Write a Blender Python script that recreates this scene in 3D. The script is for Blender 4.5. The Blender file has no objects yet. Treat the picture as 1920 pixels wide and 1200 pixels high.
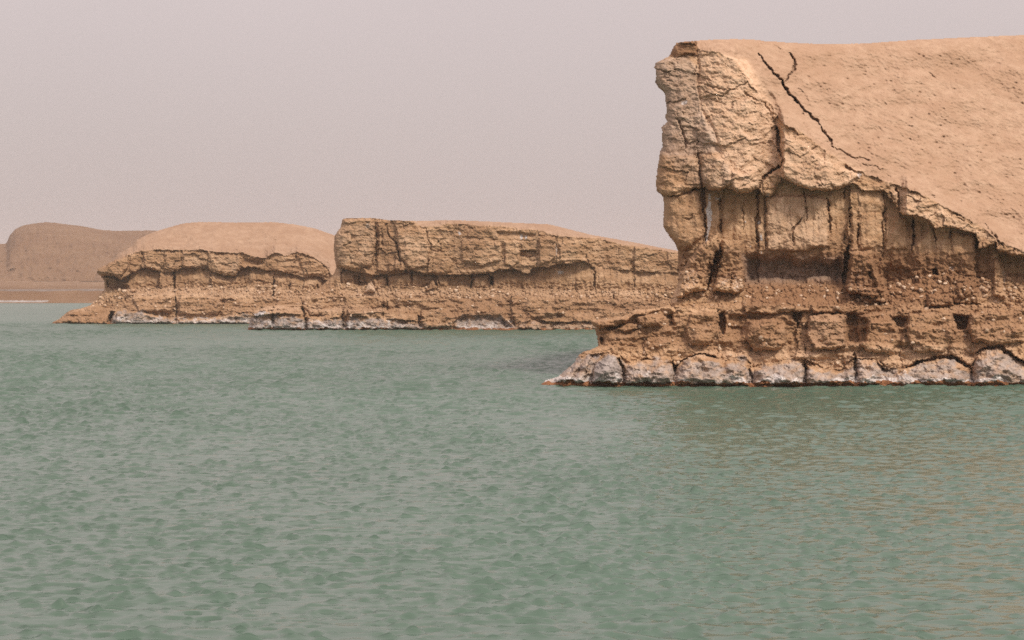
import bpy, math, random
import numpy as np

# ------------------------------------------------------------------ camera, world, sun, exposure
SC = bpy.context.scene
COL = SC.collection
F, HY, CZ = 3235.0, 540.0, 3.375          # focal length in photo pixels, horizon row, eye height in metres

cam_d = bpy.data.cameras.new('camera')
cam = bpy.data.objects.new('camera', cam_d)
COL.objects.link(cam)
cam.location = (0, 0, CZ)
cam.rotation_euler = (math.pi / 2, 0, 0)
cam_d.sensor_width = 36.0
cam_d.lens = 36.0 * F / 1920.0
cam_d.shift_y = -60.0 / 1920.0
cam_d.clip_start = 0.5
cam_d.clip_end = 12000
SC.camera = cam

SUN_EL, SUN_AZ = math.radians(47), math.radians(142)      # azimuth from +Y towards +X
wd = bpy.data.worlds.new('World')
SC.world = wd
wd.use_nodes = True
wn, wl = wd.node_tree.nodes, wd.node_tree.links
wn.clear()
w_out = wn.new('ShaderNodeOutputWorld')
w_bg = wn.new('ShaderNodeBackground')
w_sky = wn.new('ShaderNodeTexSky')
w_sky.sky_type = 'NISHITA'
w_sky.sun_disc = False
w_sky.sun_elevation = SUN_EL
w_sky.sun_rotation = SUN_AZ
w_sky.dust_density = 6.0
w_mix = wn.new('ShaderNodeMix')
w_mix.data_type = 'RGBA'
w_mix.inputs['Factor'].default_value = 0.93
w_mix.inputs['B'].default_value = (2.16, 1.82, 1.765, 1)    # even veil of pinkish dust
wl.new(w_sky.outputs['Color'], w_mix.inputs['A'])
w_tc = wn.new('ShaderNodeTexCoord'); w_nz = wn.new('ShaderNodeTexNoise'); w_nz.inputs['Scale'].default_value = 2.2; w_nz.inputs['Detail'].default_value = 2
w_mr = wn.new('ShaderNodeMapRange'); w_mr.inputs['To Min'].default_value = .90; w_mr.inputs['To Max'].default_value = 1.08
w_sc = wn.new('ShaderNodeVectorMath'); w_sc.operation = 'SCALE'
wl.new(w_tc.outputs['Generated'], w_nz.inputs['Vector']); wl.new(w_nz.outputs['Fac'], w_mr.inputs['Value'])
w_sp = wn.new('ShaderNodeSeparateXYZ'); wl.new(w_tc.outputs['Generated'], w_sp.inputs[0])
w_up = wn.new('ShaderNodeMath'); w_up.operation = 'MULTIPLY_ADD'; w_up.use_clamp = False
w_cl = wn.new('ShaderNodeMath'); w_cl.operation = 'MAXIMUM'; w_cl.inputs[1].default_value = 0
wl.new(w_sp.outputs['Z'], w_cl.inputs[0]); wl.new(w_cl.outputs[0], w_up.inputs[0])
w_up.inputs[1].default_value = 1.25; w_up.inputs[2].default_value = 0.88       # overcast sky: brighter overhead than at the horizon
w_ml = wn.new('ShaderNodeMath'); w_ml.operation = 'MULTIPLY'
wl.new(w_up.outputs[0], w_ml.inputs[0]); wl.new(w_mr.outputs['Result'], w_ml.inputs[1])
wl.new(w_mix.outputs['Result'], w_sc.inputs[0]); wl.new(w_ml.outputs[0], w_sc.inputs['Scale'])
wl.new(w_sc.outputs['Vector'], w_bg.inputs['Color'])       # uneven thickness of the dust veil
w_bg.inputs['Strength'].default_value = 0.10
wl.new(w_bg.outputs['Background'], w_out.inputs['Surface'])

sun_d = bpy.data.lights.new('sun', 'SUN')
sun_d.energy = 1.05
sun_d.angle = math.radians(10)
sun_d.color = (1.0, 0.93, 0.82)
sun = bpy.data.objects.new('sun', sun_d)
COL.objects.link(sun)
sx, sy, sz = math.sin(SUN_AZ) * math.cos(SUN_EL), math.cos(SUN_AZ) * math.cos(SUN_EL), math.sin(SUN_EL)
from mathutils import Vector
sun.rotation_euler = Vector((-sx, -sy, -sz)).to_track_quat('-Z', 'Y').to_euler()

SC.view_settings.view_transform = 'Standard'
SC.view_settings.look = 'None'
SC.view_settings.gamma = 1
SC.view_settings.use_curve_mapping = False
SC.view_settings.exposure = 1.5
SC.render.engine = 'CYCLES'
SC.cycles.use_denoising = False
SC.cycles.use_adaptive_sampling = False
SC.cycles.max_bounces = 5
SC.cycles.diffuse_bounces = 3
SC.cycles.volume_bounces = 1

# ------------------------------------------------------------------ noise
def _h(ix, iy, seed):
    with np.errstate(over='ignore'):
        h = ix.astype(np.uint32) * np.uint32(374761393) + iy.astype(np.uint32) * np.uint32(668265263) + np.uint32((seed * 974634777 + 12345) & 0xffffffff)
        h = (h ^ (h >> np.uint32(13))) * np.uint32(1274126177)
        h = (h ^ (h >> np.uint32(16))) * np.uint32(2246822519)
        return h ^ (h >> np.uint32(13))

def hf(ix, iy, seed):
    return _h(ix, iy, seed).astype(np.float32) / np.float32(4294967296.0)

def perlin(x, y, seed=0):
    x = np.asarray(x, np.float32); y = np.asarray(y, np.float32)
    fx, fy = np.floor(x), np.floor(y)
    ix, iy = fx.astype(np.int64), fy.astype(np.int64)
    x = x - fx; y = y - fy
    u = x * x * x * (x * (x * 6 - 15) + 10); v = y * y * y * (y * (y * 6 - 15) + 10)
    def g(dx, dy):
        a = hf(ix + dx, iy + dy, seed) * np.float32(6.2831853)
        return np.cos(a) * (x - dx) + np.sin(a) * (y - dy)
    a = g(0, 0); b = g(1, 0); c = g(0, 1); d = g(1, 1)
    return (a + (b - a) * u + (c - a) * v + (a - b - c + d) * u * v) * 1.5

def fbm(x, y, seed=0, o=4, gain=0.5):
    r, a, f = 0, 1.0, 1.0
    for k in range(o):
        r = r + a * perlin(x * f + 17.3 * k, y * f - 9.1 * k, seed + k)
        a *= gain; f *= 2.03
    return r

def worley(x, y, seed=0):
    fx, fy = np.floor(x).astype(np.int64), np.floor(y).astype(np.int64)
    f1 = np.full(x.shape, 9., np.float32); f2 = np.full(x.shape, 9., np.float32); cid = np.zeros(x.shape, np.float32)
    for dx in (-1, 0, 1):
        for dy in (-1, 0, 1):
            jx, jy = fx + dx, fy + dy
            px = jx + hf(jx, jy, seed + 5); py = jy + hf(jx, jy, seed + 9)
            d = np.hypot(px - x, py - y).astype(np.float32)
            n = d < f1
            f2 = np.where(n, f1, np.minimum(f2, d))
            cid = np.where(n, hf(jx, jy, seed + 13), cid)
            f1 = np.where(n, d, f1)
    return f1, f2, cid

def sst(a, b, x):
    t = np.clip((x - a) / (b - a), 0, 1)
    return t * t * (3 - 2 * t)

def line(pts, x):
    p = np.array(pts, float)
    return np.interp(x, p[:, 0], p[:, 1])

def seg_dist(pts, X, Y, closed=False):
    d = np.full(X.shape, 1e9)
    n = len(pts)
    for i in range(n if closed else n - 1):
        ax, ay = pts[i]; bx, by = pts[(i + 1) % n]
        vx, vy = bx - ax, by - ay
        t = np.clip(((X - ax) * vx + (Y - ay) * vy) / max(vx * vx + vy * vy, 1e-9), 0, 1)
        d = np.minimum(d, np.hypot(X - ax - t * vx, Y - ay - t * vy))
    return d

def inside(pts, X, Y):
    r = np.zeros(X.shape, bool)
    n = len(pts)
    for i in range(n):
        ax, ay = pts[i]; bx, by = pts[(i + 1) % n]
        if ay == by: continue
        c = (ay > Y) != (by > Y)
        r ^= c & (X < (bx - ax) * (Y - ay) / (by - ay) + ax)
    return r

# ------------------------------------------------------------------ material helpers
def mat(name):
    m = bpy.data.materials.new(name)
    m.use_nodes = True
    nt = m.node_tree
    b = nt.nodes['Principled BSDF']
    return m, nt, b

class NT:
    """small node-graph writer"""
    def __init__(s, nt): s.nt = nt
    def n(s, t, **kw):
        nd = s.nt.nodes.new(t)
        for k, v in kw.items(): setattr(nd, k, v)
        return nd
    def lk(s, a, b): s.nt.links.new(a, b)
    def val(s, sock, v):
        if hasattr(v, 'is_output'): s.lk(v, sock)
        else: sock.default_value = v
    def noise(s, vec, scale, detail=4, rough=0.55):
        nd = s.n('ShaderNodeTexNoise')
        s.lk(vec, nd.inputs['Vector'])
        nd.inputs['Scale'].default_value = scale; nd.inputs['Detail'].default_value = detail; nd.inputs['Roughness'].default_value = rough
        return nd.outputs['Fac']
    def rng(s, v, a, b, c=0., d=1.):
        nd = s.n('ShaderNodeMapRange'); nd.interpolation_type = 'SMOOTHSTEP'
        s.lk(v, nd.inputs['Value'])
        for k, q in zip(('From Min', 'From Max', 'To Min', 'To Max'), (a, b, c, d)): nd.inputs[k].default_value = q
        return nd.outputs['Result']
    def mix(s, f, a, b, mode='MIX'):
        nd = s.n('ShaderNodeMix', data_type='RGBA', blend_type=mode)
        s.val(nd.inputs['Factor'], f); s.val(nd.inputs['A'], a); s.val(nd.inputs['B'], b)
        return nd.outputs['Result']
    def math(s, op, a, b=0.):
        nd = s.n('ShaderNodeMath', operation=op)
        s.val(nd.inputs[0], a); s.val(nd.inputs[1], b)
        return nd.outputs[0]
    def attr(s, name):
        return s.n('ShaderNodeAttribute', attribute_name=name).outputs['Fac']
    def scaled(s, vec, sc):
        nd = s.n('ShaderNodeVectorMath', operation='MULTIPLY')
        s.lk(vec, nd.inputs[0]); nd.inputs[1].default_value = sc
        return nd.outputs[0]

def c4(r, g, b): return (r, g, b, 1)

def rock_material(name, q, tone=1.0):
    """weathered clay rock; q = noise frequency multiplier (1 for the near cliff, less for the far ones)"""
    m, nt, b = mat(name)
    g = NT(nt)
    pos = g.n('ShaderNodeNewGeometry').outputs['Position']
    big = g.noise(pos, 0.55 * q, 3)
    mid = g.noise(pos, 2.6 * q, 5, 0.6)
    fine = g.noise(pos, 14 * q, 4, 0.65)
    strat = g.noise(g.scaled(pos, (0.35, 0.35, 4.5)), 1.3 * q, 4, 0.6)
    rock = g.mix(g.rng(mid, .3, .7), c4(.39, .235, .128), c4(.61, .405, .255))
    rock = g.mix(g.rng(strat, .42, .62, 0, .55), rock, c4(.38, .22, .118))
    rock = g.mix(g.rng(big, .42, .62, 0, .6), rock, c4(.34, .195, .108))
    rock = g.mix(g.rng(fine, .55, .75, 0, .5), rock, c4(.53, .38, .265))
    rock = g.mix(g.rng(fine, .45, .28, 0, .5), rock, c4(.27, .165, .10))
    sand = g.mix(g.rng(mid, .35, .7), c4(.375, .242, .162), c4(.445, .300, .206))
    sand = g.mix(g.rng(fine, .42, .30, 0, .55), sand, c4(.26, .155, .095))
    flk = g.noise(g.scaled(pos, (1, 1, 1.6)), 6.5 * q, 3, .6)
    sand = g.mix(g.rng(flk, .40, .30, 0, .6), sand, c4(.27, .165, .10))
    sand = g.mix(g.rng(big, .4, .65, 0, .5), sand, c4(.345, .212, .135))
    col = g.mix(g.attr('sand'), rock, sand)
    pale = g.mix(g.rng(mid, .3, .7), c4(.50, .322, .205), c4(.66, .46, .318))  # lighter clay tone; on the crust it carries painted sunlight
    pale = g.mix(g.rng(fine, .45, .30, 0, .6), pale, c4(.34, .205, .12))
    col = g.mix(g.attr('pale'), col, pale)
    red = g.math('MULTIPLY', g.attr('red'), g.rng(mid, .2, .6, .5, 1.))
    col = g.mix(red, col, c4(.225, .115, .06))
    gray = g.mix(g.rng(mid, .35, .65), c4(.265, .22, .198), c4(.41, .35, .32))
    gray = g.mix(g.rng(fine, .44, .30, 0, .6), gray, c4(.14, .11, .095))
    col = g.mix(g.attr('gray'), col, gray)
    sn = g.math('ADD', g.attr('salt'), g.math('MULTIPLY', g.math('SUBTRACT', fine, .5), 1.1))
    salt = g.mix(g.rng(mid, .3, .7), c4(.46, .40, .375), c4(.66, .61, .585))
    col = g.mix(g.rng(sn, .35, .75), col, salt)
    dn = g.math('ADD', g.attr('damp'), g.math('MULTIPLY', g.math('SUBTRACT', mid, .5), .6))
    damp = g.mix(g.rng(fine, .35, .6), c4(.16, .066, .032), c4(.30, .14, .066))
    col = g.mix(g.rng(dn, .35, .65), col, damp)
    if tone != 1.0: col = g.mix(1.0, col, c4(tone, tone, tone), 'MULTIPLY')
    g.lk(col, b.inputs['Base Color'])
    b.inputs['Roughness'].default_value = 0.95
    b.inputs['Specular IOR Level'].default_value = 0.1
    bp = g.n('ShaderNodeBump')
    hgt = g.math('ADD', fine, g.math('MULTIPLY', g.noise(pos, 34 * q, 3, .6), .45))
    g.lk(hgt, bp.inputs['Height'])
    g.lk(g.rng(g.attr('sand'), 0, 1, .75, .38), bp.inputs['Strength'])
    bp.inputs['Distance'].default_value = 0.07 / q
    g.lk(bp.outputs['Normal'], b.inputs['Normal'])
    return m

# ------------------------------------------------------------------ mesh helpers
def new_mesh(name, V, Q, m, parent=None, normals=None, attrs=None, smooth=True):
    me = bpy.data.meshes.new(name)
    V = np.ascontiguousarray(V, np.float32); Q = np.ascontiguousarray(Q, np.int32)
    k = Q.shape[1]
    me.vertices.add(len(V)); me.vertices.foreach_set('co', V.ravel())
    me.loops.add(Q.size); me.loops.foreach_set('vertex_index', Q.ravel())
    me.polygons.add(len(Q)); me.polygons.foreach_set('loop_start', np.arange(0, Q.size, k, dtype=np.int32))
    me.update(calc_edges=True)
    if smooth: me.polygons.foreach_set('use_smooth', np.ones(len(Q), bool))
    for an, av in (attrs or {}).items():
        a = me.attributes.new(an, 'FLOAT', 'POINT')
        a.data.foreach_set('value', np.ascontiguousarray(av, np.float32))
    me.materials.append(m)
    if normals is not None:
        me.normals_split_custom_set_from_vertices(normals.astype(float).tolist())
    me.update()
    o = bpy.data.objects.new(name, me)
    COL.objects.link(o)
    if parent is not None: o.parent = parent
    return o

def empty(name, loc=(0, 0, 0)):
    o = bpy.data.objects.new(name, None)
    o.location = loc
    COL.objects.link(o)
    return o

def compact(V, Q):
    u, inv = np.unique(Q, return_inverse=True)
    return u, inv.reshape(Q.shape)

# ------------------------------------------------------------------ water
def make_water():
    rng = np.random.RandomState(4)
    ys = [-3000, -800, -200, -60, -20, 0, 4, 7, 9, 11, 13]
    y = 14.0
    while y < 175:
        ys.append(y)
        y += 0.036 if y < 22 else 0.036 + (y - 22) * 0.0017
    while y < 420:
        ys.append(y); y += 1.2
    ys = np.array(ys + [500, 700])
    cs = np.arange(-1060, 1061, 5.0)
    ext = 1060 * np.cumprod(np.full(26, 1.22))
    cs = np.concatenate([-ext[::-1], cs, ext]) / F
    Cg, Yg = np.meshgrid(cs, ys)
    w = np.maximum(Yg, 7.0)
    X = Cg * w; Y = Yg.copy()
    dy = np.gradient(ys)[:, None]
    inner = (np.abs(cs) < 1062 / F)[None, :] & (w < 310)
    gust = 0.62 + 0.75 * np.clip(fbm(X / 14.0, Y / 30.0, 71, 3) + .45, 0, 1.1)
    shore = .70 + .40 * sst(18, 48, Y)                      # calmer in the lee of our own shore
    gust = (gust * shore * inner).astype(np.float32)
    crisp = sst(-.18, .42, fbm(X / .46, Y / .15, 75, 2) + .35 * fbm(X / 5, Y / 8, 77, 2))     # scattered steep wavelets
    openw = (gust * (.30 + .75 * sst(22, 75, Y))).astype(np.float32)      # waves grow with the fetch, out on open water
    crisp = ((.30 + 1.8 * crisp) * gust).astype(np.float32)
    Xf, Yf = X.astype(np.float32), Y.astype(np.float32)
    Z = np.zeros_like(Xf); Dx = np.zeros_like(Xf); Dy = np.zeros_like(Xf)
    N = 124
    lam = np.exp(rng.uniform(np.log(0.11), np.log(1.1), N))
    for i in range(N):
        L = lam[i]
        th = math.radians(-98) + rng.normal(0, 0.42)
        a = (0.082 if L < .30 else .060) * L / 6.2832
        kx, ky = math.cos(th) * 6.2832 / L, math.sin(th) * 6.2832 / L
        fade = np.clip(1.6 - 3.0 * dy / L * abs(math.sin(th)), 0, 1).astype(np.float32)
        row = np.where(fade[:, 0] > 0)[0]
        r0, r1 = row[0], row[-1] + 1
        ph = np.float32(kx) * Xf[r0:r1] + np.float32(ky) * Yf[r0:r1] + np.float32(rng.uniform(0, 6.28))
        A = np.float32(a) * fade[r0:r1] * (crisp if L < .30 else openw)[r0:r1]
        Z[r0:r1] += A * np.sin(ph)
        cph = np.cos(ph) * A * np.float32(.28)
        Dx[r0:r1] += cph * math.cos(th); Dy[r0:r1] += cph * math.sin(th)
    V = np.stack([X + Dx, Y + Dy, Z], -1).reshape(-1, 3)
    ny, nx = X.shape
    i = np.arange((ny - 1) * nx).reshape(ny - 1, nx)[:, :-1].ravel()
    Q = np.stack([i, i + 1, i + nx + 1, i + nx], 1)
    m, nt, b = mat('lake_water')
    g = NT(nt)
    pos = g.n('ShaderNodeNewGeometry').outputs['Position']
    n0 = g.noise(g.scaled(pos, (1, .8, 0)), 0.045, 3)
    col = g.mix(g.rng(n0, .35, .65), c4(.060, .103, .073), c4(.072, .120, .088))
    g.lk(col, b.inputs['Base Color'])
    b.inputs['IOR'].default_value = 1.45
    yy = g.n('ShaderNodeSeparateXYZ'); g.lk(pos, yy.inputs[0])
    g.lk(g.rng(yy.outputs['Y'], 14, 150, .20, .36), b.inputs['Roughness'])     # more wind-roughened out on the open lake
    n1 = g.noise(g.scaled(pos, (1.0, 1.3, 1)), 5.5, 3, .55)
    n2 = g.noise(g.scaled(pos, (1.0, 1.3, 1)), 1.9, 3, .5)
    bp = g.n('ShaderNodeBump')
    g.lk(g.math('ADD', g.math('MULTIPLY', n1, .5), n2), bp.inputs['Height'])
    bp.inputs['Strength'].default_value = 1.0
    bp.inputs['Distance'].default_value = 0.010
    g.lk(bp.outputs['Normal'], b.inputs['Normal'])
    o = new_mesh('water', V, Q, m)
    o['kind'] = 'structure'
    return o

# ------------------------------------------------------------------ eroded cliffs
def P(s):
    v = [float(t) for t in s.replace(',', ' ').split()]
    return list(zip(v[0::2], v[1::2]))

STONES = []
def stone_meshes(m):
    rng = np.random.RandomState(8)
    import bmesh
    for k in range(9):
        bm = bmesh.new()
        bmesh.ops.create_icosphere(bm, subdivisions=1, radius=1)
        q = rng.uniform(.65, 1.15, 3)
        for v in bm.verts:
            r = rng.uniform(.72, 1.15)
            v.co = Vector((v.co.x * q[0] * r, v.co.y * q[1] * r, v.co.z * q[2] * r * .85))
        me = bpy.data.meshes.new('stone'); bm.to_mesh(me); bm.free()
        me.materials.append(m)
        STONES.append(me)

def tidy(lab, ok):
    """label map of faces: stray crumbs join their neighbours, separate islands get their own number"""
    ny, nx = lab.shape
    def comps():
        par = []
        def find(i):
            while par[i] != i:
                par[i] = par[par[i]]; i = par[i]
            return i
        cid = np.full(lab.shape, -1, np.int64)
        prev = []
        for j in range(ny):
            row = lab[j]
            cut = np.flatnonzero(np.diff(row)) + 1
            st = np.concatenate([[0], cut]); en = np.concatenate([cut, [nx]])
            cur = []
            p = 0
            for a, b in zip(st.tolist(), en.tolist()):
                v = row[a]
                if v < 0: continue
                i = len(par); par.append(i)
                cid[j, a:b] = i
                while p < len(prev) and prev[p][1] <= a: p += 1
                q = p
                while q < len(prev) and prev[q][0] < b:
                    if prev[q][2] == v:
                        x, y = find(prev[q][3]), find(i)
                        if x != y: par[y] = x
                    q += 1
                cur.append((a, b, v, i))
            prev = cur
        rt = np.array([find(i) for i in range(len(par))])
        m = cid >= 0
        cid[m] = rt[cid[m]]
        return cid
    for _ in range(2):
        cid = comps()
        m = cid >= 0
        n = np.bincount(cid[m])
        small = np.zeros(lab.shape, bool); small[m] = n[cid[m]] < 260
        lab = np.where(small, -2, lab)
        for _ in range(60):
            hole = lab == -2
            if not hole.any(): break
            for dj, di in ((0, 1), (0, -1), (1, 0), (-1, 0)):
                nb = np.roll(lab, (dj, di), (0, 1))
                lab = np.where((lab == -2) & (nb >= 0), nb, lab)
        lab = np.where(lab == -2, 500, lab)
    cid = comps()
    m = cid >= 0
    out = lab.copy()
    for v in np.unique(lab[m]):
        for k_, c in enumerate(np.unique(cid[m & (lab == v)])):
            out[cid == c] = v + 10000000 * k_
    return out

def cliff(cfg):
    D0, xs, ys = cfg['D'], cfg['xs'], cfg['ys']
    k = D0 / F
    seed = cfg['seed']; r = cfg['grain']                 # r: size of the relief's grain, in photo pixels
    X, Y = np.meshgrid(xs, ys)
    ws = cfg.get('warp', 2.2)
    Xw = X + ws * fbm(X / (14 * r), Y / (14 * r), seed, 3) + .6 * ws * perlin(X / (4 * r), Y / (4 * r), seed + 40)
    Yw = Y + ws * fbm(X / (14 * r) + 50, Y / (14 * r), seed + 3, 3) + .6 * ws * perlin(X / (4 * r), Y / (4 * r), seed + 41)
    S, O, W, L, B = [line(cfg[n], Xw) for n in 'SOWLB']
    WLn = cfg['wl']
    pr = cfg['profile']
    ov = line(cfg['over'], Xw) * cfg.get('jut', 1.35)
    # --- depth behind the waterline, in photo pixels
    dw = line(pr['wall'], Xw) if isinstance(pr['wall'], list) else np.full(X.shape, float(pr['wall']))
    t = np.clip((WLn - Yw) / np.maximum(WLn - B, 4), -.6, 1)
    dep = pr['B'] * np.sign(t) * np.abs(t) ** 1.4
    z2 = Yw < B
    t = np.clip((B - Yw) / np.maximum(B - L, 4), 0, 1)
    dep = np.where(z2, pr['B'] + (pr['L'] - pr['B']) * t, dep)
    z3 = Yw < L
    t = np.clip((L - Yw) / np.maximum(L - W, 4), 0, 1)
    dep = np.where(z3, pr['L'] + 18 * r + (dw - 18 - pr['L'] - 18 * r) * t ** .8, dep)
    z4 = Yw < W
    t = np.clip((W - Yw) / np.maximum(W - O, 4), 0, 1)
    dep = np.where(z4, dw - 18 + 18 * t, dep)
    z5 = Yw < O
    t = np.clip((O - Yw) / np.maximum(O - S, 4), 0, 1)
    crest = np.maximum(O - S, 0) * pr.get('crust', .28)
    dep = np.where(z5, dw - ov + crest * t ** 1.3, dep)
    z6 = Yw < S
    def soft(pts, sg):
        q = np.arange(xs[0] - 3 * sg, xs[-1] + 3 * sg, 2.0)
        kk = np.exp(-.5 * (np.arange(-3 * sg, 3 * sg + 1, 2.0) / sg) ** 2); kk /= kk.sum()
        return np.interp(X, q, np.convolve(np.pad(line(pts, q), len(kk) // 2, mode='edge'), kk, 'valid')[:len(q)])
    sg = 55 * cfg.get('soft', 1)
    Sm, Om, ovm = soft(cfg['S'], sg), soft(cfg['O'], sg), soft(cfg['over'], sg)
    up = np.maximum(S - Yw, 0)
    smooth_edge = dw - ovm + np.maximum(Om - Sm, 0) * pr.get('crust', .28) + np.maximum(Sm - Y, -12) * pr['slope']
    top = line(cfg['sky'], X)
    rnd = pr.get('round', 30) * np.exp(-np.maximum(Y - top, 0) / 10.0)
    bl = sst(0, 34 * cfg.get('soft', 1), up)
    dep = np.where(z6, (dw - ov + crest + pr.get('lip', 0) + up * pr['slope']) * (1 - bl) + smooth_edge * bl + rnd, dep)
    zone = z2.astype(int) + z3 + z4 + z5 + z6            # 0 base, 1 ledge, 2 debris, 3 wall, 4 crust, 5 sand
    # --- relief noise by zone
    f1, f2, cid = worley(Xw / (10 * r), Yw / (cfg.get('knob', 9) * r), seed + 20)
    rub = -(0.75 - f1) * 6 * r - cid * 5 * r + 2.5 * r * (1 - sst(0, .16, f2 - f1))
    ca, sa = math.cos(cfg.get('tilt', .5)), math.sin(cfg.get('tilt', .5))
    U, Vv = Xw * ca + Yw * sa, -Xw * sa + Yw * ca
    g1, g2, gid = worley(U / (26 * r), Vv / (10 * r), seed + 21)
    cr = (-gid * 3.5 * r + 2 * r * (1 - sst(0, .14, g2 - g1))) * sst(-.3, .5, perlin(Xw / (40 * r), Yw / (40 * r), seed + 61)) + fbm(Xw / (22 * r), Yw / (15 * r), seed + 22, 4) * 4.2 * r + perlin(Xw / (70 * r), Yw / (4.5 * r), seed + 84) * cfg.get('strata', .8) * r
    k1, k2, kid = worley(Xw / (44 * r), Yw / (24 * r), seed + 90)
    cr = cr + (kid - .5) * 7 * r + (1.2 if r == 1 else 2.2) * r * (1 - sst(0, .06, k2 - k1)) * (kid > .45)
    wallN = fbm(Xw / (30 * r), Yw / (36 * r), seed + 23, 4) * 5 * r + perlin(Xw / (9 * r), Yw / (90 * r), seed + 24) * 3.5 * r + perlin(Xw / (2.6 * r), Yw / (3.2 * r), seed + 25) * .8 * r
    wallN = wallN + sst(.35, 1, t * 0 + (Yw - O) / np.maximum(W - O, 4)) * fbm(Xw / (9 * r), Yw / (7 * r), seed + 26, 3) * 6 * r
    wallN = wallN + 12 * r * sst(.5, .95, (Yw - O) / np.maximum(W - O, 4))
    led = perlin(Xw / (60 * r), Yw / (6 * r), seed + 27) * 3 * r + fbm(Xw / (24 * r), Yw / (17 * r), seed + 28, 5) * 6 * r
    l1, l2, lid = worley(Xw / (22 * r), Yw / (12 * r), seed + 29)
    led = led + fbm(Xw / (70 * r), Yw / (34 * r), seed + 85, 3) * 12 * r - lid * 3.5 * r + 2 * r * (1 - sst(0, .12, l2 - l1))
    base = fbm(Xw / (30 * r), Yw / (18 * r), seed + 30, 5) * 11 * r + perlin(Xw / (3.5 * r), Yw / (3 * r), seed + 31) * 1.3 * r
    s1, s2, sid = worley(X / (13 * r), Y / (9 * r), seed + 32)
    pits = sst(.34, .05, s1) * (sid > .84) * 5 * r * sid
    sandN = fbm(X / (90 * r), Y / (55 * r), seed + 33, 3) * 16 * r + fbm((X + Y * .5) / (11 * r), (Y - X * .4) / (5 * r), seed + 34, 3) * 2.6 * r + perlin(X / (3 * r), Y / (2.4 * r), seed + 35) * 1.2 * r + pits
    rough = fbm(Xw / (6.5 * r), Yw / (5 * r), seed + 62, 3) * 1.5 * r
    rough = rough + np.maximum(fbm(Xw / (11 * r), Yw / (7 * r), seed + 65, 3) - .35, 0) * 6 * r      # scattered pits
    sw = sst(0, 26 * r, up)
    for zi, po, pt in ((3, 10, .22), (4, cfg.get('capstep', 5), .10), (1, 9, .10), (2, 5, .05), (0, 6, .05)):
        sp = cfg['splits'].get(zi)
        if not sp: continue
        jn = np.array([sp[0] - 60] + list(sp) + [sp[-1] + 60], float)
        q = np.searchsorted(sp, Xw + 5 * r * fbm(X / (60 * r), Y / (22 * r), seed + 83, 3))
        xc = (jn[np.clip(q, 0, len(jn) - 1)] + jn[np.clip(q + 1, 0, len(jn) - 1)]) / 2
        u = q.astype(np.int64)
        o_ = (hf(u, u * 0 + zi, seed + 80) - .5) * po * r * 1.6 + (hf(u, u * 0 + zi, seed + 81) - .5) * 2 * pt * np.clip(Xw - xc, -30, 30)
        if zi == 0: o_ = o_ + 9 * r * np.clip(np.abs(Xw - xc) / np.maximum((jn[np.clip(q + 1, 0, len(jn) - 1)] - xc), 3), 0, 1) ** 3
        dep = dep + np.where(zone == zi, o_, 0)
    dep = dep + np.choose(zone, [base + .7 * rough, led + rough, rub + .4 * led + rough, wallN + .15 * rough, cr + (.45 if r < 1 else .7) * rough, sandN * (.3 + .5 * sw) + .2 * rough * (1 - .6 * sw)])
    # --- the end of the headland turns away from us
    lx = line([(b, a) for a, b in cfg['left']], Y)
    a = np.clip((X - lx) / cfg.get('turn', 34), 0, 1)
    dep = dep + cfg.get('turn_depth', 46) * (1 - np.sqrt(1 - (1 - a) ** 2))
    lab = zone.copy() * 100
    # --- single blocks, slabs, hollows
    at = {n: np.zeros(X.shape, np.float32) for n in ('sand', 'gray', 'salt', 'damp', 'red', 'pale')}
    at['sand'] = sst(3, -3, Yw - S).astype(np.float32)
    def win(pts, mg):
        q = np.array(pts)
        i0, i1 = np.searchsorted(xs, [q[:, 0].min() - mg, q[:, 0].max() + mg])
        j0, j1 = np.searchsorted(ys, [q[:, 1].min() - mg, q[:, 1].max() + mg])
        return slice(j0, j1), slice(i0, i1)
    names = {}
    nid = 1000
    for blk in cfg['blocks']:
        nm, pts, amp, rw = blk[:4]
        if isinstance(pts, str): pts = P(pts)
        s = win(pts, 8)
        xx, yy = Xw[s], Yw[s]
        ins = inside(pts, xx, yy)
        if not ins.any(): continue
        d = np.where(ins, seg_dist(pts, xx, yy, True), 0)
        tt = np.clip(d / rw, 0, 1)
        sub = dep[s]
        if amp > 0:
            sub = sub - np.where(ins, amp * np.sqrt(1 - (1 - tt) ** 2) - amp * .12 * (d < 1.3), 0)
        else:
            sub = sub - np.where(ins, amp * sst(0, 1, tt), 0)
        dep[s] = sub
        if nm:
            ll = lab[s]; ll[ins] = nid; lab[s] = ll
            names[nid] = nm; nid += 1
    for c in cfg['cracks']:
        pts, wd_, dp = c
        if isinstance(pts, str): pts = P(pts)
        s = win(pts, wd_ + 22 * r)
        jx = Xw[s] + 1.6 * r * perlin(X[s] / (9 * r), Y[s] / (9 * r), seed + 63)
        jy = Yw[s] + 1.6 * r * perlin(X[s] / (9 * r), Y[s] / (9 * r), seed + 64)
        d = seg_dist(pts, jx, jy)
        if dp >= 18:
            (ax, ay), (bx, by) = pts[0], pts[-1]
            side = np.sign((bx - ax) * (jy - ay) - (by - ay) * (jx - ax))
            stp = (hf(np.array([int(ax)]), np.array([int(ay)]), 7)[0] - .5) * 9 * r
            dep[s] += side * stp * np.exp(-d / (9 * r)) * (Yw[s] > S[s]) * .5
        te = np.minimum(np.hypot(jx - pts[0][0], jy - pts[0][1]), np.hypot(jx - pts[-1][0], jy - pts[-1][1])) / (20 * r)
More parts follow.
